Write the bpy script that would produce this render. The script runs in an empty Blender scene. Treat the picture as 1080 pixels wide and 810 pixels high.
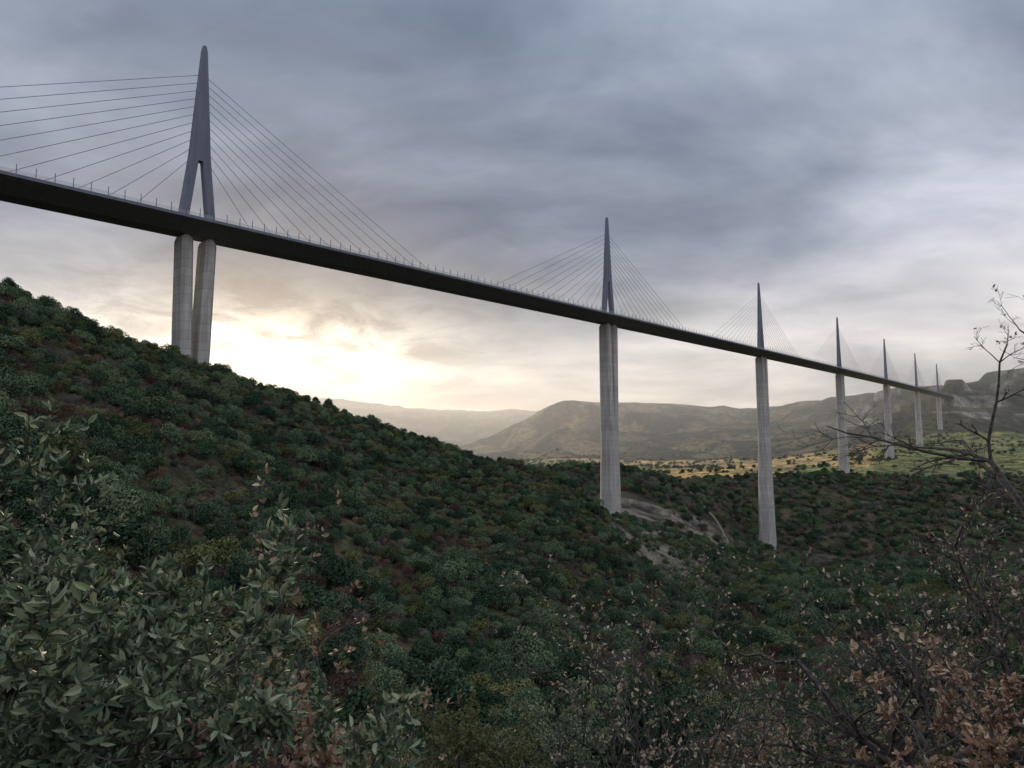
import bpy, math, random
import numpy as np
from mathutils import Vector, noise as mn
random.seed(5)
RNG=np.random.default_rng(11)
MIST=True
scene=bpy.context.scene
col0=scene.collection
PITCH=math.radians(5.55); sp,cp=math.sin(PITCH),math.cos(PITCH)
def P(u,v,Y):
    a=(u-540)/720; b=(405-v)/720
    t=Y/(cp-b*sp)
    return (a*t,Y,(sp+b*cp)*t)

# ------------------------------------------------------------ helpers
def mesh_obj(name,verts,faces,mats,matidx=None,smooth=False,link=True,parent=None):
    me=bpy.data.meshes.new(name)
    me.from_pydata([tuple(v) for v in verts],[],faces)
    for m in mats: me.materials.append(m)
    if matidx is not None: me.polygons.foreach_set('material_index',matidx)
    if smooth: me.polygons.foreach_set('use_smooth',[True]*len(me.polygons))
    me.update()
    ob=bpy.data.objects.new(name,me)
    if link: col0.objects.link(ob)
    if parent: ob.parent=parent
    return ob
def newmat(name):
    m=bpy.data.materials.new(name); m.use_nodes=True
    nt=m.node_tree; bs=nt.nodes['Principled BSDF']
    return m,nt,bs
def ramp(nt,fac,stops):
    r=nt.nodes.new('ShaderNodeValToRGB'); e=r.color_ramp.elements
    while len(e)<len(stops): e.new(.5)
    for el,(p,c) in zip(e,stops): el.position=p; el.color=(*c,1)
    nt.links.new(fac,r.inputs[0]); return r.outputs[0]
def mixc(nt,f,a,b,mode='MIX'):
    m=nt.nodes.new('ShaderNodeMix'); m.data_type='RGBA'; m.blend_type=mode
    for s,x in ((m.inputs[0],f),(m.inputs[6],a),(m.inputs[7],b)):
        if hasattr(x,'links'): nt.links.new(x,s)
        elif isinstance(x,(int,float)): s.default_value=x
        else: s.default_value=(*x,1)
    return m.outputs[2]
def math_(nt,op,a,b=None,c=None):
    m=nt.nodes.new('ShaderNodeMath'); m.operation=op
    for i,x in enumerate((a,b,c)):
        if x is None: continue
        if hasattr(x,'links'): nt.links.new(x,m.inputs[i])
        else: m.inputs[i].default_value=x
    return m.outputs[0]
def noise_(nt,vec,scale,detail=5,rough=.55,dist=0):
    n=nt.nodes.new('ShaderNodeTexNoise'); n.inputs['Scale'].default_value=scale
    n.inputs['Detail'].default_value=detail; n.inputs['Roughness'].default_value=rough
    n.inputs['Distortion'].default_value=dist
    nt.links.new(vec,n.inputs['Vector']); return n.outputs['Fac']

# ------------------------------------------------------------ terrain control net
cols=[]
def colpx(u,l):
    d=P(u,810,1.5); cols.append([(d[0],d[1],-1.75)]+[P(u,v,Y) for (Y,v) in l])
def colang(deg,l):
    s,c=math.sin(math.radians(deg)),math.cos(math.radians(deg))
    cols.append([(1.6*s,1.6*c,-1.72)]+[(r*s,r*c,z) for r,z in l])
FAR=[(5000,470),(7000,431),(12000,478),(30000,482)]
colang(180,[(18,5),(40,14),(80,30),(150,60),(240,85),(320,105),(600,150),(850,180),(1040,190),(1400,200),(1900,210),(2500,220),(3500,230),(5000,240),(7000,240),(12000,100),(30000,-300)])
colang(-130,[(18,2),(40,6),(80,20),(150,50),(240,85),(320,100),(600,140),(850,160),(1040,170),(1400,180),(1900,190),(2500,200),(3500,220),(5000,230),(7000,240),(12000,100),(30000,-300)])
colang(-90,[(18,-3),(40,-3),(80,14),(150,45),(240,78),(320,92),(600,120),(850,130),(1040,140),(1400,150),(1900,160),(2500,180),(3500,200),(5000,210),(7000,240),(12000,100),(30000,-300)])
colang(-62,[(18,-6),(40,-2),(80,14),(150,42),(240,74),(318,91),(600,105),(850,110),(1040,110),(1400,120),(1900,130),(2500,150),(3500,180),(5000,200),(7000,240),(12000,100),(30000,-300)])
colpx(-150,[(16,790),(32,650),(62,490),(112,375),(190,270),(260,290),(500,350),(850,400),(1040,420),(1400,440),(1900,450),(2500,455),(3500,460)]+FAR)
colpx(0,[(18,810),(38,690),(75,520),(130,415),(230,311),(290,332),(550,400),(850,430),(1040,440),(1400,450),(2000,455),(3000,460),(4000,460)]+FAR)
colpx(100,[(20,820),(42,730),(85,560),(150,445),(265,352),(320,375),(600,440),(850,450),(1040,455),(1400,460),(2000,465),(3000,465),(4000,465)]+FAR)
colpx(207,[(20,830),(46,760),(95,590),(170,475),(303,386),(360,408),(620,460),(850,470),(1040,472),(1400,474),(2000,474),(3000,472),(4000,470)]+FAR)
colpx(330,[(20,850),(52,780),(105,640),(200,515),(330,430),(390,446),(650,490),(850,490),(1040,490),(1400,488),(2000,484),(3000,476),(4000,470)]+[(5000,470),(7000,421),(12000,478),(30000,482)])
colpx(470,[(20,860),(56,800),(115,680),(225,565),(370,476),(430,496),(680,520),(850,510),(1040,510),(1400,500),(2200,490),(3200,482),(4000,474)]+[(5000,472),(7000,434),(12000,478),(30000,482)])
colpx(545,[(20,860),(58,800),(118,690),(230,580),(385,494),(440,518),(660,545),(860,505),(1040,505),(1400,497),(2200,487),(3200,470),(3900,447)]+[(5000,470),(7000,433),(12000,478),(30000,482)])
colpx(600,[(20,860),(60,800),(120,700),(240,596),(395,514),(450,535),(650,560),(860,494),(1040,500),(1400,492),(2200,484),(3200,452),(3900,421)]+[(5000,460),(7000,431),(12000,478),(30000,482)])
colpx(650,[(20,860),(60,805),(120,714),(235,624),(375,560),(450,552),(640,538),(860,496),(1050,505),(1400,494),(2200,485),(3200,458),(4100,425)]+[(5000,460),(7000,431),(12000,478),(30000,482)])
colpx(700,[(20,860),(60,805),(120,726),(225,656),(345,607),(440,576),(640,548),(860,505),(1060,510),(1400,496),(2200,486),(3200,460),(4200,427)]+[(5000,460),(7000,431),(12000,478),(30000,482)])
colpx(750,[(20,860),(58,805),(115,736),(210,668),(320,624),(450,594),(700,560),(880,526),(1045,506),(1400,495),(2100,485),(3100,460),(4200,430)]+[(5000,460),(7000,436),(12000,478),(30000,482)])
colpx(800,[(20,860),(55,810),(110,742),(200,670),(300,626),(450,614),(800,580),(910,547),(1035,503),(1300,494),(2000,483),(3000,460),(4200,431)]+FAR)
colpx(900,[(20,860),(50,820),(100,750),(170,684),(260,628),(420,620),(790,590),(900,550),(1040,503),(1330,486),(1900,466),(2600,446),(3300,417)]+FAR)
colpx(1000,[(20,850),(45,810),(85,740),(150,682),(230,624),(400,620),(750,590),(880,550),(1040,505),(1400,481),(1870,453),(2040,418),(2500,405)]+FAR)
colpx(1080,[(18,840),(42,805),(80,740),(140,682),(220,624),(390,615),(730,588),(870,550),(1035,506),(1400,479),(1850,455),(2100,424),(2500,387)]+FAR)
colpx(1250,[(15,820),(35,780),(70,720),(120,670),(200,612),(370,600),(700,580),(850,545),(1030,500),(1400,470),(1850,440),(2100,405),(2600,370)]+FAR)
colang(62,[(18,-7),(40,-15),(80,-28),(150,-45),(240,-62),(320,-80),(600,-110),(850,-90),(1040,-40),(1400,0),(1900,80),(2500,200),(3500,300),(5000,200),(7000,240),(12000,100),(30000,-300)])
colang(90,[(18,-4),(40,-8),(80,-15),(150,-30),(240,-45),(320,-60),(600,-90),(850,-60),(1040,-20),(1400,30),(1900,120),(2500,220),(3500,300),(5000,200),(7000,240),(12000,100),(30000,-300)])
colang(130,[(18,2),(40,6),(80,16),(150,30),(240,45),(320,60),(600,90),(850,110),(1040,130),(1400,160),(1900,180),(2500,210),(3500,230),(5000,230),(7000,240),(12000,100),(30000,-300)])
cols.append(cols[0])
C=np.array(cols)
def pchip(A,axis,sub):
    A=np.moveaxis(A,axis,0); d=np.diff(A,axis=0)
    m=np.zeros_like(A); p=d[:-1]*d[1:]
    with np.errstate(divide='ignore',invalid='ignore'):
        h=np.where(p>0,2*p/(d[:-1]+d[1:]),0)
    m[1:-1]=np.nan_to_num(h); m[0]=d[0]; m[-1]=d[-1]
    out=[]
    for i in range(len(A)-1):
        n=sub[i]
        for j in range(n):
            t=j/n; t2=t*t; t3=t2*t
            out.append((2*t3-3*t2+1)*A[i]+(t3-2*t2+t)*m[i]+(-2*t3+3*t2)*A[i+1]+(t3-t2)*m[i+1])
    out.append(A[-1])
    return np.moveaxis(np.array(out),0,axis)
ncol,nk=C.shape[:2]
csub=[46 if 4<=i<=19 else 12 for i in range(ncol-1)]
ksub=[8,14,24,30,34,20,20,26,26,20,22,40,50,12,18,5,4]
G=pchip(pchip(C,0,csub),1,ksub)
ci=np.concatenate([i+np.arange(n)/n for i,n in enumerate(csub)]+[[ncol-1]])
ki=np.concatenate([i+np.arange(n)/n for i,n in enumerate(ksub)]+[[nk-1]])
NI,NJ=G.shape[:2]
G=G.copy()
colour=np.zeros((NI,NJ,4)); colour[...,3]=1
def lerp(a,b,t): return tuple(x+(y-x)*t for x,y in zip(a,b))
def sst(a,b,x):
    t=min(1,max(0,(x-a)/(b-a))); return t*t*(3-2*t)
for i in range(NI-1):
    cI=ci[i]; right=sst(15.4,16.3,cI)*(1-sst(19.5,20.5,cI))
    for j in range(NJ):
        x,y,z=G[i,j]; r=math.hypot(x,y); k=ki[j]
        n1=mn.fractal(Vector((x,y,3.1))/ (18 if r<700 else 160),0.9,2.0,5)
        fr=0
        if r<700:
            n2=mn.noise(Vector((x,y,9))/55)
            dz=(n1*.9+n2*2.4)*sst(5,180,r)
            if k<1.5: dz+=mn.noise(Vector((x,y,0))/2)*.12
        else:
            rd=1-abs(mn.noise(Vector((x,y,5))/520)); rd2=1-abs(mn.noise(Vector((x,y,7))/190))
            m=sst(10.6,11.6,k)*(1-sst(12.6,13,k)*.75) if k<13.5 else .5
            dz=n1*3.0+(rd-.8)*105*m+(rd2-.8)*46*m
            if 8.7<k<10.6: dz=n1*1.4
            if 11.3<k<13.5 and right>0:
                h=58.; zz_=z+dz+14*mn.noise(Vector((x,y,2))/300); fr=zz_/h-math.floor(zz_/h)
                zt=zz_-fr*h+h*(.35*fr+.65*sst(.55,.8,fr)); dz+=(zt-zz_)*.8*right*sst(11.3,11.8,k)
        G[i,j,2]+=dz
        a=mn.fractal(Vector((x,y,1))/30,.8,2,4); b=mn.fractal(Vector((x,y,40))/9,.8,2,3)
        if k<=6.2:
            c=lerp((.042,.042,.026),(.085,.052,.036),sst(-.2,.6,a)); c=lerp(c,(.05,.06,.03),sst(0,.6,b))
            if 11.7<cI<14.5 and k>4.95: c=lerp(c,(.17,.158,.125),.8*sst(4.95,5.15,k)*(.25+.75*sst(-.6,.1,b))*sst(11.7,12,cI)*(1-sst(14,14.5,cI)))
        elif k<=9.0:
            c=lerp((.045,.05,.03),(.08,.065,.045),sst(-.3,.4,a))
            if 11.5<cI<14.2 and k<7.3: c=lerp((.155,.145,.115),c,sst(-.1,.4,a))
        elif k<=10.9:
            cell=mn.cell(Vector(((x*.8+y*.6)/170,(y*.8-x*.6)/110,0)))
            c=[(.50,.35,.14),(.22,.25,.10),(.42,.31,.15),(.15,.19,.08),(.26,.21,.11),(.46,.34,.15)][int(abs(cell)*997)%6]  # crop colours, gold ones lightened: part of the sun patch is painted in
            if cI>16.2: c=lerp(c,(.11,.16,.06),.75)
            c=lerp(c,(.06,.065,.035),sst(.2,.35,a+.1*b))
        else:
            a2=mn.fractal(Vector((x,y,1))/200,.7,2,5)
            c=lerp((.038,.045,.032),(.14,.12,.07),sst(-.1,.4,a2))
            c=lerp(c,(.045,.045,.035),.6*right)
            if .55<fr<.85 and k<12.95: c=lerp(c,(.20,.19,.165),sst(-.1,.3,a2)*right)
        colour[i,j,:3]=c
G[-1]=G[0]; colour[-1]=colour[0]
V=G.reshape(-1,3)
ii,jj=np.meshgrid(np.arange(NI-1),np.arange(NJ-1),indexing='ij')
a=(ii*NJ+jj).ravel(); F=np.stack([a,a+1,a+NJ+1,a+NJ],1)
centre=len(V); V=np.vstack([V,[[0,0,-1.7]]])
faces=F.tolist()+[[centre,i*NJ,(i+1)*NJ] for i in range(NI-1)]
mg,nt,bs=newmat('ground_scrub_and_fields')
geo=nt.nodes.new('ShaderNodeNewGeometry'); at=nt.nodes.new('ShaderNodeAttribute'); at.attribute_name='cover'
n1=noise_(nt,geo.outputs['Position'],.9,4,.7); n2=noise_(nt,geo.outputs['Position'],.035,6,.75)
f1=ramp(nt,n1,[(.3,(.45,.45,.45)),(.7,(1.5,1.5,1.5))]); f2=ramp(nt,n2,[(.40,(.42,.45,.48)),(.60,(1.5,1.42,1.35))])
c=mixc(nt,1,at.outputs['Color'],f1,'MULTIPLY'); c=mixc(nt,1,c,f2,'MULTIPLY')
nt.links.new(c,bs.inputs['Base Color']); bs.inputs['Roughness'].default_value=.95; bs.inputs['Specular IOR Level'].default_value=.1
b2=nt.nodes.new('ShaderNodeBump'); b2.inputs['Strength'].default_value=.8; b2.inputs['Distance'].default_value=12; nt.links.new(n2,b2.inputs['Height'])
nt.links.new(b2.outputs[0],bs.inputs['Normal'])
me=bpy.data.meshes.new('terrain'); me.from_pydata(V.tolist(),[],faces); me.materials.append(mg)
ca=me.color_attributes.new('cover','FLOAT_COLOR','POINT')
cc=np.vstack([colour.reshape(-1,4),[[.05,.04,.03,1]]]).astype(np.float32); ca.data.foreach_set('color',cc.ravel())
me.polygons.foreach_set('use_smooth',[True]*len(me.polygons)); me.update()
terrain=bpy.data.objects.new('terrain',me); col0.objects.link(terrain)
from mathutils.bvhtree import BVHTree
bvh=BVHTree.FromPolygons([Vector(v) for v in V.tolist()],faces)
def ground(x,y):
    h=bvh.ray_cast(Vector((x,y,2000)),Vector((0,0,-1)))
    return h[0].z if h[0] else 0

# ------------------------------------------------------------ dirt tracks draped on the ground
m_track,nt,bs=newmat('pale_dirt'); g=nt.nodes.new('ShaderNodeNewGeometry')
nt.links.new(ramp(nt,noise_(nt,g.outputs['Position'],.5,4),[(.3,(.11,.10,.08)),(.7,(.21,.19,.155))]),bs.inputs['Base Color']); bs.inputs['Roughness'].default_value=.95; bs.inputs['Specular IOR Level'].default_value=.05
TRK=[]
def track(name,pl,w):
    pl=[Vector(p) for p in pl]; out=[]
    for i in range(len(pl)-1):
        p0=pl[max(0,i-1)];p1=pl[i];p2=pl[i+1];p3=pl[min(len(pl)-1,i+2)]
        n=max(2,int((p2-p1).length/6))
        for j in range(n):
            t=j/n; out.append(.5*((2*p1)+(p2-p0)*t+(2*p0-5*p1+4*p2-p3)*t*t+(3*p1-p0-3*p2+p3)*t**3))
    TRK.extend((p.x,p.y) for p in out)
    vs=[];fs=[]
    for i,p in enumerate(out):
        d=(out[min(i+1,len(out)-1)]-out[max(i-1,0)]); d.z=0; d.normalize(); q=Vector((-d.y,d.x,0))
        for s in (-1,-.5,0,.5,1):
            x,y=p.x+q.x*w*s,p.y+q.y*w*s; vs.append((x,y,ground(x,y)+.25))
        if i:
            b=(i-1)*5
            for k in range(4): fs.append([b+k,b+k+1,b+k+6,b+k+5])
    mesh_obj(name,vs,fs,[m_track])
track('dirt_track',[(80,440,0),(115,520,0),(160,600,0),(205,680,0),(232,760,0),(225,820,0),(200,880,0),(170,930,0)],3)
track('dirt_track',[(240,1090,0),(330,1075,0),(430,1085,0),(560,1070,0),(700,1090,0),(860,1100,0),(980,1180,0)],4)
TA=np.array(TRK)

# ------------------------------------------------------------ viaduct
L=Vector((.642,.767,0)).normalized(); N=Vector((L.y,-L.x,0)); B0=Vector((-143,301,100))
def arc(s): return 9*math.sin(math.pi*max(-.1,min(1.1,s/2052)))
def Bp(s,n,h): return B0+L*s+N*(n+arc(s))+Vector((0,0,h+.0252*s))
via=bpy.data.objects.new('cable_stayed_viaduct',None); col0.objects.link(via)
def concrete(name,base,band=True,stain=.3):
    m,nt,bs=newmat(name); g=nt.nodes.new('ShaderNodeNewGeometry')
    mp=nt.nodes.new('ShaderNodeMapping'); mp.inputs['Scale'].default_value=(.35,.35,.03); nt.links.new(g.outputs['Position'],mp.inputs[0])
    st=noise_(nt,mp.outputs[0],1.6,6,.65); f=ramp(nt,st,[(.3,(1-stain,)*3),(.7,(1.1,)*3)])
    c=mixc(nt,1,base,f,'MULTIPLY')
    if band:
        sx=nt.nodes.new('ShaderNodeSeparateXYZ'); nt.links.new(g.outputs['Position'],sx.inputs[0])
        fr=math_(nt,'FRACT',math_(nt,'DIVIDE',sx.outputs[2],4.0)); ln=math_(nt,'LESS_THAN',fr,.09)
        c=mixc(nt,math_(nt,'MULTIPLY',ln,.35),c,(.12,.12,.12))
        fl=math_(nt,'FLOOR',math_(nt,'DIVIDE',sx.outputs[2],4.0))
        w=nt.nodes.new('ShaderNodeTexWhiteNoise'); w.noise_dimensions='1D'; nt.links.new(fl,w.inputs['W'])
        c=mixc(nt,1,c,ramp(nt,w.outputs['Value'],[(0,(.93,)*3),(1,(1.05,)*3)]),'MULTIPLY')
    nt.links.new(c,bs.inputs['Base Color']); bs.inputs['Roughness'].default_value=.85; bs.inputs['Specular IOR Level'].default_value=.2
    return m
m_con=concrete('pier_concrete',(.37,.355,.325),True,.42)
m_steel=concrete('painted_steel',(.12,.13,.16),False,.2)
m_deck=concrete('deck_steel_underside',(.17,.175,.18),False,.25)
m_cab,nt,bs=newmat('stay_cable'); bs.inputs['Base Color'].default_value=(.15,.16,.18,1); bs.inputs['Roughness'].default_value=.9; bs.inputs['Specular IOR Level'].default_value=0
m_asph,nt,bs=newmat('asphalt'); g=nt.nodes.new('ShaderNodeNewGeometry'); nt.links.new(ramp(nt,noise_(nt,g.outputs['Position'],3),[(.3,(.04,)*3),(.7,(.065,)*3)]),bs.inputs['Base Color'])
m_white,nt,bs=newmat('road_paint'); bs.inputs['Base Color'].default_value=(.75,.75,.72,1)
m_scr,nt,bs=newmat('wind_screen_acrylic'); bs.inputs['Base Color'].default_value=(.3,.32,.35,1); bs.inputs['Roughness'].default_value=.8
tr=nt.nodes.new('ShaderNodeBsdfTransparent'); mx=nt.nodes.new('ShaderNodeMixShader'); mx.inputs[0].default_value=.35
nt.links.new(tr.outputs[0],mx.inputs[1]); nt.links.new(bs.outputs[0],mx.inputs[2]); nt.links.new(mx.outputs[0],nt.nodes['Material Output'].inputs[0])

S0,S1=-204,6*342+204
prof=[(-16,0),(-16.2,-.5),(-15.2,-1.2),(-4.5,-4.4),(4.5,-4.4),(15.2,-1.2),(16.2,-.5),(16,0)]
def extrude(name,prof,s0,s1,mat,closed=True,step=12):
    n=int((s1-s0)/step); vs=[];fs=[];m=len(prof)
    for i in range(n+1):
        s=s0+(s1-s0)*i/n
        vs+= [Bp(s,a,b) for a,b in prof]
    for i in range(n):
        for j in range(m if closed else m-1):
            fs.append([i*m+j,i*m+(j+1)%m,(i+1)*m+(j+1)%m,(i+1)*m+j])
    if closed: fs+= [list(range(m)),list(range(n*m,n*m+m))[::-1]]
    return mesh_obj(name,vs,fs,[mat],parent=via)
extrude('deck_box_girder',prof,S0,S1,m_deck)
for sgn,nm in ((1,'east'),(-1,'west')):
    extrude('carriageway_'+nm,[(sgn*2.2,.012),(sgn*14.2,.012)],S0,S1,m_asph,False)
    for k,o in enumerate((2.7,13.6)): extrude('edge_line_%s_%d'%(nm,k),[(sgn*o,.02),(sgn*(o+.22),.02)],S0,S1,m_white,False)
    extrude('crash_barrier_'+nm,[(sgn*14.6,0.02),(sgn*14.6,.9),(sgn*14.75,.9),(sgn*14.75,.02)],S0,S1,m_steel)
    extrude('fascia_'+nm,[(sgn*16.25,-.9),(sgn*16.25,.35),(sgn*16.5,.35),(sgn*16.5,-.9)],S0,S1,m_steel)
    extrude('wind_screen_'+nm,[(sgn*15.9,.5),(sgn*15.95,2.0)],S0,S1,m_scr,False)
    vs=[];fs=[]
    def box(c,hl,hn,h0,h1,vs=vs,fs=fs):
        s,n=c;b=len(vs)
        for h in (h0,h1):
            for a_,b_ in ((-1,-1),(1,-1),(1,1),(-1,1)): vs.append(Bp(s+a_*hl,n+b_*hn,h))
        fs.extend([[b,b+1,b+2,b+3],[b+4,b+7,b+6,b+5]]+[[b+i,b+4+i,b+4+(i+1)%4,b+(i+1)%4] for i in range(4)])
    s=S0
    while s<S1: box((s,sgn*16.05),.11,.11,.01,4.1); s+=6
    mesh_obj('wind_screen_posts_'+nm,vs,fs,[m_steel],parent=via)
vs=[];fs=[]; s=S0
while s<900:
    for n in (-8.2,8.2):
        b=len(vs); vs+=[Bp(s,n-.09,.02),Bp(s+3,n-.09,.02),Bp(s+3,n+.09,.02),Bp(s,n+.09,.02)]; fs.append([b,b+1,b+2,b+3])
    s+=13
mesh_obj('lane_dashes',vs,fs,[m_white],parent=via)

def loft(secs,s0,vs,fs):
    base=len(vs)
    for h,cl,hl,hn,ch in secs:
        for a_,b_ in ((-hl+ch,-hn),(hl-ch,-hn),(hl,-hn+ch),(hl,hn-ch),(hl-ch,hn),(-hl+ch,hn),(-hl,hn-ch),(-hl,-hn+ch)):
            vs.append(B0+L*(s0+cl+a_)+N*(b_+arc(s0))+Vector((0,0,.0252*s0+h)))
    for i in range(len(secs)-1):
        for j in range(8):
            fs.append([base+i*8+j,base+i*8+(j+1)%8,base+(i+1)*8+(j+1)%8,base+(i+1)*8+j])
    fs.append([base+j for j in range(8)][::-1]); e=base+(len(secs)-1)*8; fs.append([e+j for j in range(8)])
H=87
def tube(a,b,r,vs,fs,n=5):
    d=(b-a).normalized(); p=d.orthogonal().normalized(); q=d.cross(p); k=len(vs)
    for c in (a,b):
        for i in range(n):
            t=2*math.pi*i/n; vs.append(c+p*(r*math.cos(t))+q*(r*math.sin(t)))
    for i in range(n): fs.append([k+i,k+(i+1)%n,k+n+(i+1)%n,k+n+i])
for i in range(7):
    s0=342*i; hd=-4.45
    gx=Bp(s0,0,0); gz=ground(gx.x,gx.y); hg=gz-gx.z-14
    vs=[];fs=[]
    split=-92
    bot=max(hg,split)
    for sg in (-1,1):
        tb=(bot-hd)/(split-hd)
        loft([(hd-1,sg*5.3,2.1,4.2,1.0),(hd-3,sg*5.3,2.5,5.0,1.2),(bot,sg*(5.3-2.2*tb),2.5+.4*tb,5+.8*tb,1.3)],s0,vs,fs)
        loft([(hd-1,sg*5.3,1.3,3.4,.3),(hd+.4,sg*5.3,1.3,3.4,.3)],s0,vs,fs)
    if hg<split:
        t=min(1,(split-hg)/150)
        loft([(split+5,0,5.7,5.75,1.5),(split-2,0,6.0,6.0,2.0),(hg,0,6+3.2*t,6+3*t,2.6+1.2*t)],s0,vs,fs)
    mesh_obj('pier_%d'%(i+1),vs,fs,[m_con],parent=via)
    vs=[];fs=[]
    for sg in (-1,1):
        loft([(.03,sg*6.6,1.9,1.8,.3),(H*.40,sg*2.5,2.0,1.7,.4)],s0,vs,fs)
    loft([(H*.36,0,4.8,1.75,.5),(H*.62,0,3.3,1.6,.5),(H*.97,0,1.3,1.1,.4),(H,0,.8,.9,.3)],s0,vs,fs)
    mesh_obj('pylon_%d'%(i+1),vs,fs,[m_steel],parent=via)
    vs=[];fs=[]
    for k in range(11):
        t=k/10; hm=H*(.42+.42*t); sd=30+12.4*k
        for sg in (-1,1):
            tube(Bp(s0,0,hm),Bp(s0+sg*sd,0,.1),.12,vs,fs)
    mesh_obj('stay_cables_%d'%(i+1),vs,fs,[m_cab],parent=via)
for nm,s in (('north',S0),('south',S1)):
    sg=-1 if s<0 else 1; vs=[];fs=[]
    loft([(-40,sg*6,8,17.5,.3),(-4.6,sg*6,8,17.5,.3)],s,vs,fs); loft([(-4.6,sg*7,6.9,17.5,.3),(.0,sg*7,6.9,17.5,.3)],s,vs,fs)
    mesh_obj('abutment_'+nm,vs,fs,[m_con],parent=via)

# ------------------------------------------------------------ foliage materials
def leafmat(name,stops,obj_rand=True,trans=0,rough=.6):
    m,nt,bs=newmat(name); g=nt.nodes.new('ShaderNodeNewGeometry'); oi=nt.nodes.new('ShaderNodeObjectInfo')
    f=math_(nt,'ADD',math_(nt,'MULTIPLY',g.outputs['Random Per Island'],.42 if obj_rand else .9),math_(nt,'MULTIPLY',oi.outputs['Random'],.68 if obj_rand else 0))
    c=ramp(nt,f,stops)
    if obj_rand:
        d=nt.nodes.new('ShaderNodeBsdfDiffuse'); nt.links.new(c,d.inputs[0]); nt.links.new(d.outputs[0],nt.nodes['Material Output'].inputs[0]); nt.nodes.remove(bs)
        return m
    nt.links.new(c,bs.inputs['Base Color']); bs.inputs['Roughness'].default_value=rough
    bs.inputs['Specular IOR Level'].default_value=.2
    if trans:
        t=nt.nodes.new('ShaderNodeBsdfTranslucent'); nt.links.new(c,t.inputs[0])
        mx=nt.nodes.new('ShaderNodeMixShader'); mx.inputs[0].default_value=trans
        nt.links.new(bs.outputs[0],mx.inputs[1]); nt.links.new(t.outputs[0],mx.inputs[2]); nt.links.new(mx.outputs[0],nt.nodes['Material Output'].inputs[0])
    return m
m_oak=leafmat('holm_oak_leaves',[(.1,(.016,.032,.020)),(.5,(.046,.076,.042)),(1,(.14,.18,.10))])
m_olive=leafmat('boxwood_leaves',[(.1,(.04,.05,.022)),(.5,(.08,.095,.04)),(1,(.15,.155,.07))])
m_red=leafmat('dry_oak_leaves_dark',[(.1,(.05,.036,.026)),(.5,(.09,.058,.042)),(1,(.16,.11,.08))])
m_grey=leafmat('bare_twig_mass',[(.1,(.06,.052,.048)),(.5,(.12,.105,.095)),(1,(.20,.18,.16))])
m_near=leafmat('evergreen_oak_leaves',[(.1,(.05,.078,.045)),(.5,(.125,.165,.095)),(.9,(.30,.34,.22))],False,.2,.6)
m_tan=leafmat('dead_oak_leaves',[(.1,(.14,.09,.065)),(.5,(.28,.19,.13)),(.9,(.46,.35,.26))],False,.2)
m_pale=leafmat('withered_pale_leaves',[(.1,(.12,.10,.07)),(.5,(.25,.21,.15)),(.9,(.45,.39,.30))],False,.2)
m_bark,nt,bs=newmat('grey_bark'); g=nt.nodes.new('ShaderNodeNewGeometry')
nt.links.new(ramp(nt,noise_(nt,g.outputs['Position'],25,3),[(.3,(.025,.022,.02)),(.7,(.12,.105,.095))]),bs.inputs['Base Color']); bs.inputs['Roughness'].default_value=.9; bs.inputs['Specular IOR Level'].default_value=.1

def crown(name,seed,mat,n,size,flat=.8):
    r=np.random.default_rng(seed); k=r.integers(7,13)
    lc=r.normal(0,1,(k,3)); lc/=np.linalg.norm(lc,axis=1)[:,None]; lc*=r.uniform(.2,.75,(k,1)); lc[:,2]=np.abs(lc[:,2])*flat+.45
    lr=r.uniform(.2,.5,k)
    w=r.choice(k,n,p=lr**2/np.sum(lr**2)); d=r.normal(0,1,(n,3)); d/=np.linalg.norm(d,axis=1)[:,None]
    d[:,2]=np.where(d[:,2]<-.4,-d[:,2],d[:,2])
    c=lc[w]+d*(lr[w]*r.uniform(.6,1.15,n)**.7)[:,None]
    nr=d+r.normal(0,.5,(n,3)); nr/=np.linalg.norm(nr,axis=1)[:,None]
    t=np.cross(nr,r.normal(0,1,(n,3))); t/=np.linalg.norm(t,axis=1)[:,None]; b=np.cross(nr,t)
    s=(size*r.uniform(.5,1.4,n))[:,None]
    q=np.stack([c-t*s,c-b*s*.6,c+t*s,c+b*s*.6],1).reshape(-1,3)
    vs=q.tolist(); fs=(np.arange(n*4).reshape(-1,4)).tolist(); mi=[0]*n
    for i in range(k):
        a=Vector((0,0,-.3)); e=Vector(lc[i].tolist()); tube(a,e,.03,vs,fs,4); mi+=[1]*4
    return mesh_obj(name,vs,fs,[mat,m_bark],mi,link=False)
def collection(name,obs):
    c=bpy.data.collections.new(name)
    for o in obs: c.objects.link(o)
    return c
scrub=collection('scrub_crowns',[crown('a_oak_%d'%i,i,m_oak,2400,.05) for i in range(4)]+
   [crown('b_box_%d'%i,20+i,m_olive,2000,.05) for i in range(2)]+[crown('c_red_%d'%i,30+i,m_red,1500,.045) for i in range(2)]+
   [crown('d_grey_%d'%i,40+i,m_grey,1000,.035) for i in range(2)])
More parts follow.
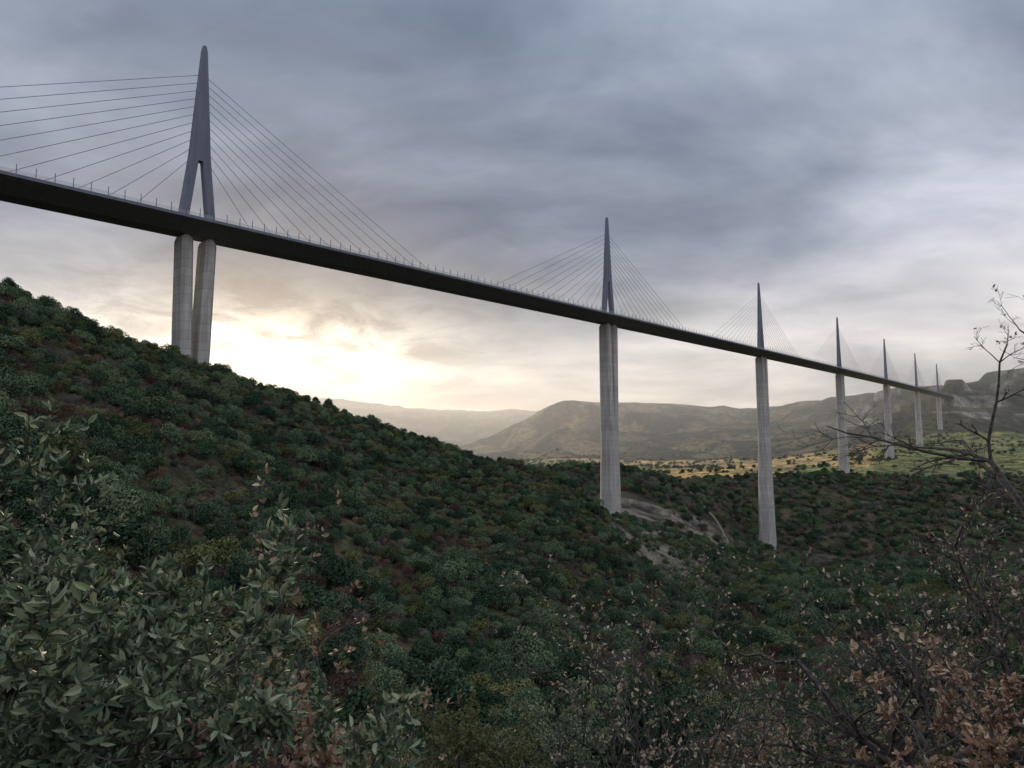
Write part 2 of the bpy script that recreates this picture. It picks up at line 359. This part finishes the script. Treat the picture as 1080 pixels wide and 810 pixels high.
def scatter(name,coll,pts,scl,rot,idx):
    me=bpy.data.meshes.new(name); me.from_pydata(pts,[],[])
    for nm,tp,key,dat in (('scl','FLOAT_VECTOR','vector',scl),('rot','FLOAT_VECTOR','vector',rot),('idx','INT','value',idx)):
        at=me.attributes.new(nm,tp,'POINT'); at.data.foreach_set(key,np.array(dat,dtype=np.int32 if tp=='INT' else np.float32).ravel())
    ob=bpy.data.objects.new(name,me); col0.objects.link(ob)
    ng=bpy.data.node_groups.new(name,'GeometryNodeTree')
    ng.interface.new_socket('Geometry',in_out='INPUT',socket_type='NodeSocketGeometry'); ng.interface.new_socket('Geometry',in_out='OUTPUT',socket_type='NodeSocketGeometry')
    gi=ng.nodes.new('NodeGroupInput'); go=ng.nodes.new('NodeGroupOutput'); ip=ng.nodes.new('GeometryNodeInstanceOnPoints'); cinf=ng.nodes.new('GeometryNodeCollectionInfo')
    cinf.inputs['Collection'].default_value=coll; cinf.inputs['Separate Children'].default_value=True; cinf.inputs['Reset Children'].default_value=True
    ip.inputs['Pick Instance'].default_value=True
    def na(n,t):
        a=ng.nodes.new('GeometryNodeInputNamedAttribute'); a.data_type=t; a.inputs['Name'].default_value=n
        return [o for o in a.outputs if o.enabled and o.name=='Attribute'][0]
    l=ng.links.new
    l(gi.outputs[0],ip.inputs['Points']); l(cinf.outputs[0],ip.inputs['Instance']); l(na('idx','INT'),ip.inputs['Instance Index'])
    l(na('rot','FLOAT_VECTOR'),ip.inputs['Rotation']); l(na('scl','FLOAT_VECTOR'),ip.inputs['Scale']); l(ip.outputs[0],go.inputs[0])
    m=ob.modifiers.new('instances','NODES'); m.node_group=ng
    return ob
def sample(c0,c1,k0,k1,spacing):
    i0,i1=np.searchsorted(ci,[c0,c1]); j0,j1=np.searchsorted(ki,[k0,k1])
    g=G[i0:i1+1,j0:j1+1]; A=g[:-1,:-1,:2];Bq=g[1:,:-1,:2];Cq=g[1:,1:,:2];D=g[:-1,1:,:2]
    ar=np.abs((Cq-A)[...,0]*(D-Bq)[...,1]-(Cq-A)[...,1]*(D-Bq)[...,0])/2
    n=int(ar.sum()/spacing**2); pr=ar.ravel()/ar.sum(); w=RNG.choice(len(pr),n,p=pr)
    a_,b_=np.unravel_index(w,ar.shape); s=RNG.random(n)[:,None];t=RNG.random(n)[:,None]
    pt=(g[a_,b_]*(1-s)+g[a_+1,b_]*s)*(1-t)+(g[a_,b_+1]*(1-s)+g[a_+1,b_+1]*s)*t
    return pt,ci[i0+a_],ki[j0+b_]
def near_track(x,y,d=9): return np.min((TA[:,0]-x)**2+(TA[:,1]-y)**2)<d*d
pts=[];scl=[];rot=[];idx=[]
def add(p,s,i,sink=.2,sq=1.):
    pts.append((p[0],p[1],p[2]-sink*s)); a=random.uniform(.85,1.15); scl.append((s*a,s/a,s*sq*random.uniform(.8,1.3))); rot.append((random.uniform(-.15,.15),random.uniform(-.15,.15),random.uniform(0,6.28))); idx.append(i)
pt,cs,ks=sample(3.6,20.2,1.9,6.6,2.15)
grid={}
for p,c_,k_ in zip(pt,cs,ks):
    v=Vector(p.tolist()); a_=mn.fractal(v/26,.8,2,3); b_=mn.fractal(Vector((v.x,v.y,77))/22,.8,2,3)
    if k_>5.0 and 11.7<c_<14.4 and (random.random()<.88 if a_<.25 else random.random()<.3): continue
    if math.hypot(v.x-B0.x,v.y-B0.y)<9: continue
    if b_>.32: i=random.choice([6,7,6,8,7,1,5])
    elif b_<-.34: i=random.choice([8,9,6,4,5,4])
    else: i=random.choice([0,1,2,3,0,1,2,3,0,4,2,1,7])
    s=random.choice([random.uniform(1.4,2.2),random.uniform(2.2,3.6),random.uniform(2.6,4.8)]) if i<6 else random.uniform(1.0,2.3)
    s*=(1+.35*a_)
    if a_<-.3: s*=.7
    if a_<-.3 and b_>.1 and random.random()<.5: continue
    cell=(int(v.x//10),int(v.y//10)); ok=True
    for dx in (-1,0,1):
        for dy in (-1,0,1):
            for (qx,qy,qs) in grid.get((cell[0]+dx,cell[1]+dy),()):
                if math.hypot(qx-v.x,qy-v.y)<.48*(qs+s): ok=False
    if not ok: continue
    grid.setdefault(cell,[]).append((v.x,v.y,s))
    add(p,s,i)
n_h=len(pts)
scatter('oak_scrub_on_hillside',scrub,pts,scl,rot,idx)
pts=[];scl=[];rot=[];idx=[]
pt,cs,ks=sample(9,20.2,6.6,9.15,8.5)
for p,c_,k_ in zip(pt,cs,ks):
    v=Vector(p.tolist()); a_=mn.fractal(v/70,.8,2,3)
    if 11.3<c_<14.6 and k_<7.4 and (a_>0 or random.random()<.5): continue
    if a_<-.55 or near_track(v.x,v.y,7): continue
    add(p,random.uniform(4,7),random.choice([0,1,2,3,0,1,4,6,7,8,9]),.3)
pt,cs,ks=sample(10,20.2,9.15,11.6,20)
for p,c_,k_ in zip(pt,cs,ks):
    v=Vector(p.tolist()); a_=mn.noise(v/110); h=abs(mn.noise(Vector((v.x,v.y,3))/90))
    if (a_>.20 or h<.03) and not near_track(v.x,v.y): add(p,random.uniform(3.5,6.5),random.choice([0,1,2,3,5,6,8]),.3)
scatter('distant_woodland',scrub,pts,scl,rot,idx)
print('SCATTER',n_h,len(pts))

# ------------------------------------------------------------ near plants with real branches
def plant(name,seed,stems,leaf,levels=3,childs=(5,5,5),length=1.2,rad=.02,ratio=.6,lean=.5,up=.1,wander=.22,leaves=10,lsize=.05,lw=.4,leafprob=1.,link=True,loc=None,dirs=None):
    rn=random.Random(seed); vs=[];fs=[];mi=[]
    def rv(): return Vector((rn.gauss(0,1),rn.gauss(0,1),rn.gauss(0,1)))
    def tub(pp,rr):
        n=5 if rr[0]>.012 else 3; k=len(vs); d=(pp[1]-pp[0]).normalized(); p=d.orthogonal().normalized()
        for i,c in enumerate(pp):
            if i<len(pp)-1: d=(pp[i+1]-c).normalized()
            p=(p-d*p.dot(d)).normalized(); q=d.cross(p)
            for j in range(n):
                t=6.283*j/n; vs.append(c+(p*math.cos(t)+q*math.sin(t))*rr[i])
        for i in range(len(pp)-1):
            for j in range(n): fs.append([k+i*n+j,k+i*n+(j+1)%n,k+(i+1)*n+(j+1)%n,k+(i+1)*n+j]); mi.append(0)
    def lf(c,d,s):
        d=d.normalized(); q=rv(); q=(q-d*q.dot(d)).normalized(); nn=d.cross(q); k=len(vs); w=s*lw*rn.uniform(.8,1.2); cu=s*.12
        b=c; tip=c+d*s-nn*cu
        vs.extend([b,c+d*s*.3+q*w*.45+nn*cu,c+d*s*.68+q*w*.42+nn*cu*.6,tip,c+d*s*.68-q*w*.42+nn*cu*.6,c+d*s*.3-q*w*.45+nn*cu])
        fs.append([k,k+3,k+2,k+1]); fs.append([k,k+5,k+4,k+3]); mi.extend([1,1])
    def br(b,d,ln,r,lv):
        n=6 if lv<levels else 4; pp=[b];rr=[r];d=d.normalized()
        for i in range(n):
            d=(d+rv()*wander+Vector((0,0,up))).normalized(); pp.append(pp[-1]+d*ln/n); rr.append(max(.0018,r*(1-.6*(i+1)/n)))
        tub(pp,rr)
        if lv>=levels:
            if rn.random()<leafprob:
                for _ in range(leaves):
                    i=rn.randrange(1,n+1); c=pp[i-1].lerp(pp[i],rn.random()); lf(c,d*.5+rv()*.6+Vector((0,0,.15)),lsize*rn.uniform(.6,1.25))
            return
        for _ in range(childs[lv]):
            i=rn.randrange(2,n+1) if lv==0 else rn.randrange(1,n+1); dd=(pp[i]-pp[i-1]).normalized(); o=rv(); o=(o-dd*o.dot(dd)).normalized()
            br(pp[i],dd*.75+o*rn.uniform(.45,.95),ln*ratio*rn.uniform(.6,1.15),rr[i]*.72,lv+1)
    for i in range(stems):
        if dirs: d=Vector(dirs[i%len(dirs)])+rv()*.08
        else: t=rn.random()*6.283; d=Vector((math.cos(t)*lean,math.sin(t)*lean,1))
        br(Vector((rn.gauss(0,.08),rn.gauss(0,.08),0)),d,length*rn.uniform(.75,1.1),rad*rn.uniform(.7,1.1),0)
    ob=mesh_obj(name,vs,fs,[m_bark,leaf],mi,link=link)
    if loc is not None: ob.location=loc
    return ob
def at(x,y,dz=-.05): return (x,y,ground(x,y)+dz)
plant('evergreen_oak_bush',1,9,m_near,3,(6,6,5),1.55,.025,.5,.45,.08,.16,15,.062,.38,loc=at(-2.15,3.0))
plant('evergreen_oak_bush',2,8,m_near,3,(6,6,5),1.2,.022,.5,.5,.06,.18,14,.060,.38,loc=at(-1.65,3.3))
plant('evergreen_oak_bush',3,7,m_near,3,(6,6,5),1.5,.022,.5,.6,.06,.18,11,.05,.38,loc=at(-3.5,5.0))
plant('dead_leaf_oak_sapling',4,4,m_tan,3,(4,4,3),1.9,.014,.5,.2,.05,.2,5,.045,.55,.5,loc=at(-1.2,4.3))
plant('dead_leaf_oak_sapling',5,7,m_tan,3,(4,4,4),1.0,.012,.5,.5,.05,.2,8,.05,.6,.85,loc=at(-.95,3.1))
plant('bare_shrub',6,5,m_pale,3,(4,4,4),2.7,.02,.5,.4,.05,.2,3,.035,.5,.2,loc=at(-1.7,5.2))
plant('boxwood_bush',7,9,m_olive,3,(5,5,5),1.6,.02,.5,.6,.05,.2,12,.045,.5,loc=at(-.9,7.6))
plant('boxwood_bush',8,8,m_near,3,(5,5,5),1.4,.02,.5,.6,.05,.2,10,.04,.5,loc=at(.3,8.2))
plant('bare_shrub',9,6,m_pale,3,(5,5,4),2.3,.018,.5,.45,.06,.2,4,.045,.5,.4,loc=at(1.9,7.4))
plant('bare_shrub',10,6,m_pale,3,(5,5,4),2.1,.018,.5,.6,.06,.2,4,.045,.5,.4,loc=at(1.0,6.4))
plant('downy_oak_tree',11,4,m_pale,4,(4,5,5,4),2.9,.085,.6,.5,.03,.24,3,.05,.55,.5,loc=at(4.9,7.0))
plant('downy_oak_tree',12,3,m_pale,4,(4,5,4,4),2.1,.06,.6,.55,.03,.24,3,.05,.55,.45,loc=at(3.3,6.8))
plant('dead_leaf_oak_sapling',13,6,m_tan,3,(5,5,4),1.25,.016,.5,.55,.06,.2,8,.055,.6,.75,loc=at(2.85,4.2))
plant('downy_oak_tree',15,4,m_tan,4,(6,5,5,4),3.7,.075,.42,.3,.0,.1,2,.04,.5,.12,loc=at(5.75,5.5),dirs=[(-.12,.1,1),(-.24,0,1),(-.05,-.05,1),(-.18,.2,1)])
thick=collection('thicket_shrubs',[plant('t%d_bush'%i,50+i,8,m,3,(5,4,4),1.5,.02,.5,.6,.06,.2,lv,ls,.5,pr,link=False) for i,(m,lv,ls,pr) in enumerate([(m_near,14,.06,1),(m_olive,14,.055,1),(m_oak,15,.06,1),(m_pale,6,.05,.5),(m_tan,8,.06,.6),(m_oak,15,.065,1)])])
pts=[];scl=[];rot=[];idx=[]
pt,cs,ks=sample(3.6,20.2,.55,2.5,1.85)
for p,c_,k_ in zip(pt,cs,ks):
    r=math.hypot(p[0],p[1])
    if r<7.5 or r>50 or (r<13 and p[0]<-1.5): continue
    if p[1]>9 or abs(p[0])>2: add(p,random.uniform(.7,1.3),random.choice([1,2,2,5,5,5,3,3,2,0,5]+([4] if p[0]>2 else [])),.05)
scatter('understorey_thicket',thick,pts,scl,rot,idx)
print('THICKET',len(pts))

# ------------------------------------------------------------ valley mist
if MIST:
    mm=bpy.data.materials.new('mist'); mm.use_nodes=True; nt=mm.node_tree; nt.nodes.clear()
    o=nt.nodes.new('ShaderNodeOutputMaterial'); vsn=nt.nodes.new('ShaderNodeVolumeScatter'); vsn.inputs['Color'].default_value=(.95,.96,1,1); vsn.inputs['Density'].default_value=1.25e-4; vsn.inputs['Anisotropy'].default_value=.5
    nt.links.new(vsn.outputs[0],o.inputs['Volume'])
    vs=[(x,y,z) for z in (-250,400) for x,y in ((-9000,1250),(9000,1250),(9000,8500),(-9000,8500))]
    mesh_obj('valley_mist',vs,[[0,3,2,1],[4,5,6,7],[0,1,5,4],[1,2,6,5],[2,3,7,6],[3,0,4,7]],[mm])

# ------------------------------------------------------------ sky
SUNB=math.radians(-20); SUNE=math.radians(8)
w=bpy.data.worlds.new('World'); scene.world=w; w.use_nodes=True; nt=w.node_tree; bg=nt.nodes['Background']
sky=nt.nodes.new('ShaderNodeTexSky'); sky.sky_type='NISHITA'; sky.sun_disc=False; sky.sun_elevation=SUNE; sky.sun_rotation=SUNB
tc=nt.nodes.new('ShaderNodeTexCoord'); nrm=nt.nodes.new('ShaderNodeVectorMath'); nrm.operation='NORMALIZE'; nt.links.new(tc.outputs['Generated'],nrm.inputs[0])
sx=nt.nodes.new('ShaderNodeSeparateXYZ'); nt.links.new(nrm.outputs[0],sx.inputs[0]); X,Y,Z=sx.outputs
zz=math_(nt,'ADD',math_(nt,'MAXIMUM',Z,0),.22)
cx=nt.nodes.new('ShaderNodeCombineXYZ'); nt.links.new(math_(nt,'DIVIDE',X,zz),cx.inputs[0]); nt.links.new(math_(nt,'DIVIDE',Y,zz),cx.inputs[1])
mp=nt.nodes.new('ShaderNodeMapping'); mp.inputs['Rotation'].default_value=(0,0,.75); mp.inputs['Scale'].default_value=(.8,1.1,1); mp.inputs['Location'].default_value=(4.3,2.4,0); nt.links.new(cx.outputs[0],mp.inputs[0])
nA=noise_(nt,mp.outputs[0],.95,6,.52,.4); nB=noise_(nt,mp.outputs[0],2.6,5,.55,.5)
base=ramp(nt,Z,[(0,(.48,.455,.44)),(.12,(.42,.405,.42)),(.28,(.315,.335,.40)),(.56,(.225,.27,.35)),(.72,(.46,.48,.54))])  # last stop: unseen zenith, brightened to light the shrubs from above
cl=ramp(nt,nA,[(.34,(.50,.53,.60)),(.48,(.90,.92,.95)),(.62,(1.45,1.42,1.38))])
cl2=ramp(nt,nB,[(.32,(.80,.81,.84)),(.68,(1.2,1.18,1.16))])
c=mixc(nt,1,base,cl,'MULTIPLY'); c=mixc(nt,1,c,cl2,'MULTIPLY')
rt=ramp(nt,math_(nt,'ADD',math_(nt,'MULTIPLY',X,.5),.5),[(.5,(1,1,1)),(.8,(1.3,1.28,1.24))])
c=mixc(nt,1,c,rt,'MULTIPLY')
gx_,gy_=math.sin(SUNB),math.cos(SUNB)
side=math_(nt,'SUBTRACT',math_(nt,'MULTIPLY',X,gy_),math_(nt,'MULTIPLY',Y,gx_))
fwd=math_(nt,'GREATER_THAN',math_(nt,'ADD',math_(nt,'MULTIPLY',X,gx_),math_(nt,'MULTIPLY',Y,gy_)),0)
def gauss(ws,wz,z0):
    a_=math_(nt,'DIVIDE',side,ws); b_=math_(nt,'DIVIDE',math_(nt,'SUBTRACT',Z,z0),wz)
    return math_(nt,'MULTIPLY',math_(nt,'EXPONENT',math_(nt,'MULTIPLY',math_(nt,'ADD',math_(nt,'MULTIPLY',a_,a_),math_(nt,'MULTIPLY',b_,b_)),-1)),fwd)
cz=nt.nodes.new('ShaderNodeCombineXYZ'); nt.links.new(math_(nt,'MULTIPLY',side,9),cz.inputs[0]); nt.links.new(math_(nt,'MULTIPLY',Z,26),cz.inputs[1])
nC=noise_(nt,cz.outputs[0],1.0,5,.62,.6)
brk=ramp(nt,nC,[(.40,(.04,)*3),(.56,(1,)*3)])
g1=math_(nt,'MULTIPLY',gauss(.21,.052,.132),brk)
g2=gauss(.50,.12,.12)
dk=ramp(nt,math_(nt,'MULTIPLY',gauss(.6,.05,.215),ramp(nt,nC,[(.35,(1,1,1)),(.6,(.2,.2,.2))])),[(0,(1,1,1)),(1,(.58,.60,.65))])
c=mixc(nt,1,c,dk,'MULTIPLY')
c=mixc(nt,1,c,mixc(nt,1,(1.05,.98,.78),g1,'MULTIPLY'),'ADD')
c=mixc(nt,1,c,mixc(nt,1,(.10,.088,.06),g2,'MULTIPLY'),'ADD')
back=ramp(nt,math_(nt,'ADD',math_(nt,'MULTIPLY',Y,-.5),.5),[(.35,(1,1,1)),(.75,(3.0,2.95,2.9))])  # unseen sky behind the camera, brightened to fill piers and foliage
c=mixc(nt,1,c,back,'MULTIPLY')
sk=mixc(nt,1,sky.outputs[0],(.012,.012,.012),'MULTIPLY')
c=mixc(nt,1,c,sk,'ADD')
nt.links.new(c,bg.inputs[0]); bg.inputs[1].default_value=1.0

sun=bpy.data.lights.new('sun','SUN'); sun.energy=4.0; sun.angle=math.radians(10); sun.color=(1,.82,.60)
so=bpy.data.objects.new('sun',sun); col0.objects.link(so)
d=Vector((math.sin(SUNB)*math.cos(SUNE),math.cos(SUNB)*math.cos(SUNE),math.sin(SUNE)))
so.rotation_euler=d.to_track_quat('Z','Y').to_euler()

cam=bpy.data.cameras.new('camera'); co=bpy.data.objects.new('camera',cam); col0.objects.link(co)
cam.sensor_width=36; cam.lens=24; cam.clip_start=.05; cam.clip_end=60000
co.location=(0,0,0); co.rotation_euler=(math.pi/2+PITCH,0,0)
scene.camera=co
scene.view_settings.view_transform='Standard'; scene.view_settings.look='None'; scene.view_settings.exposure=0
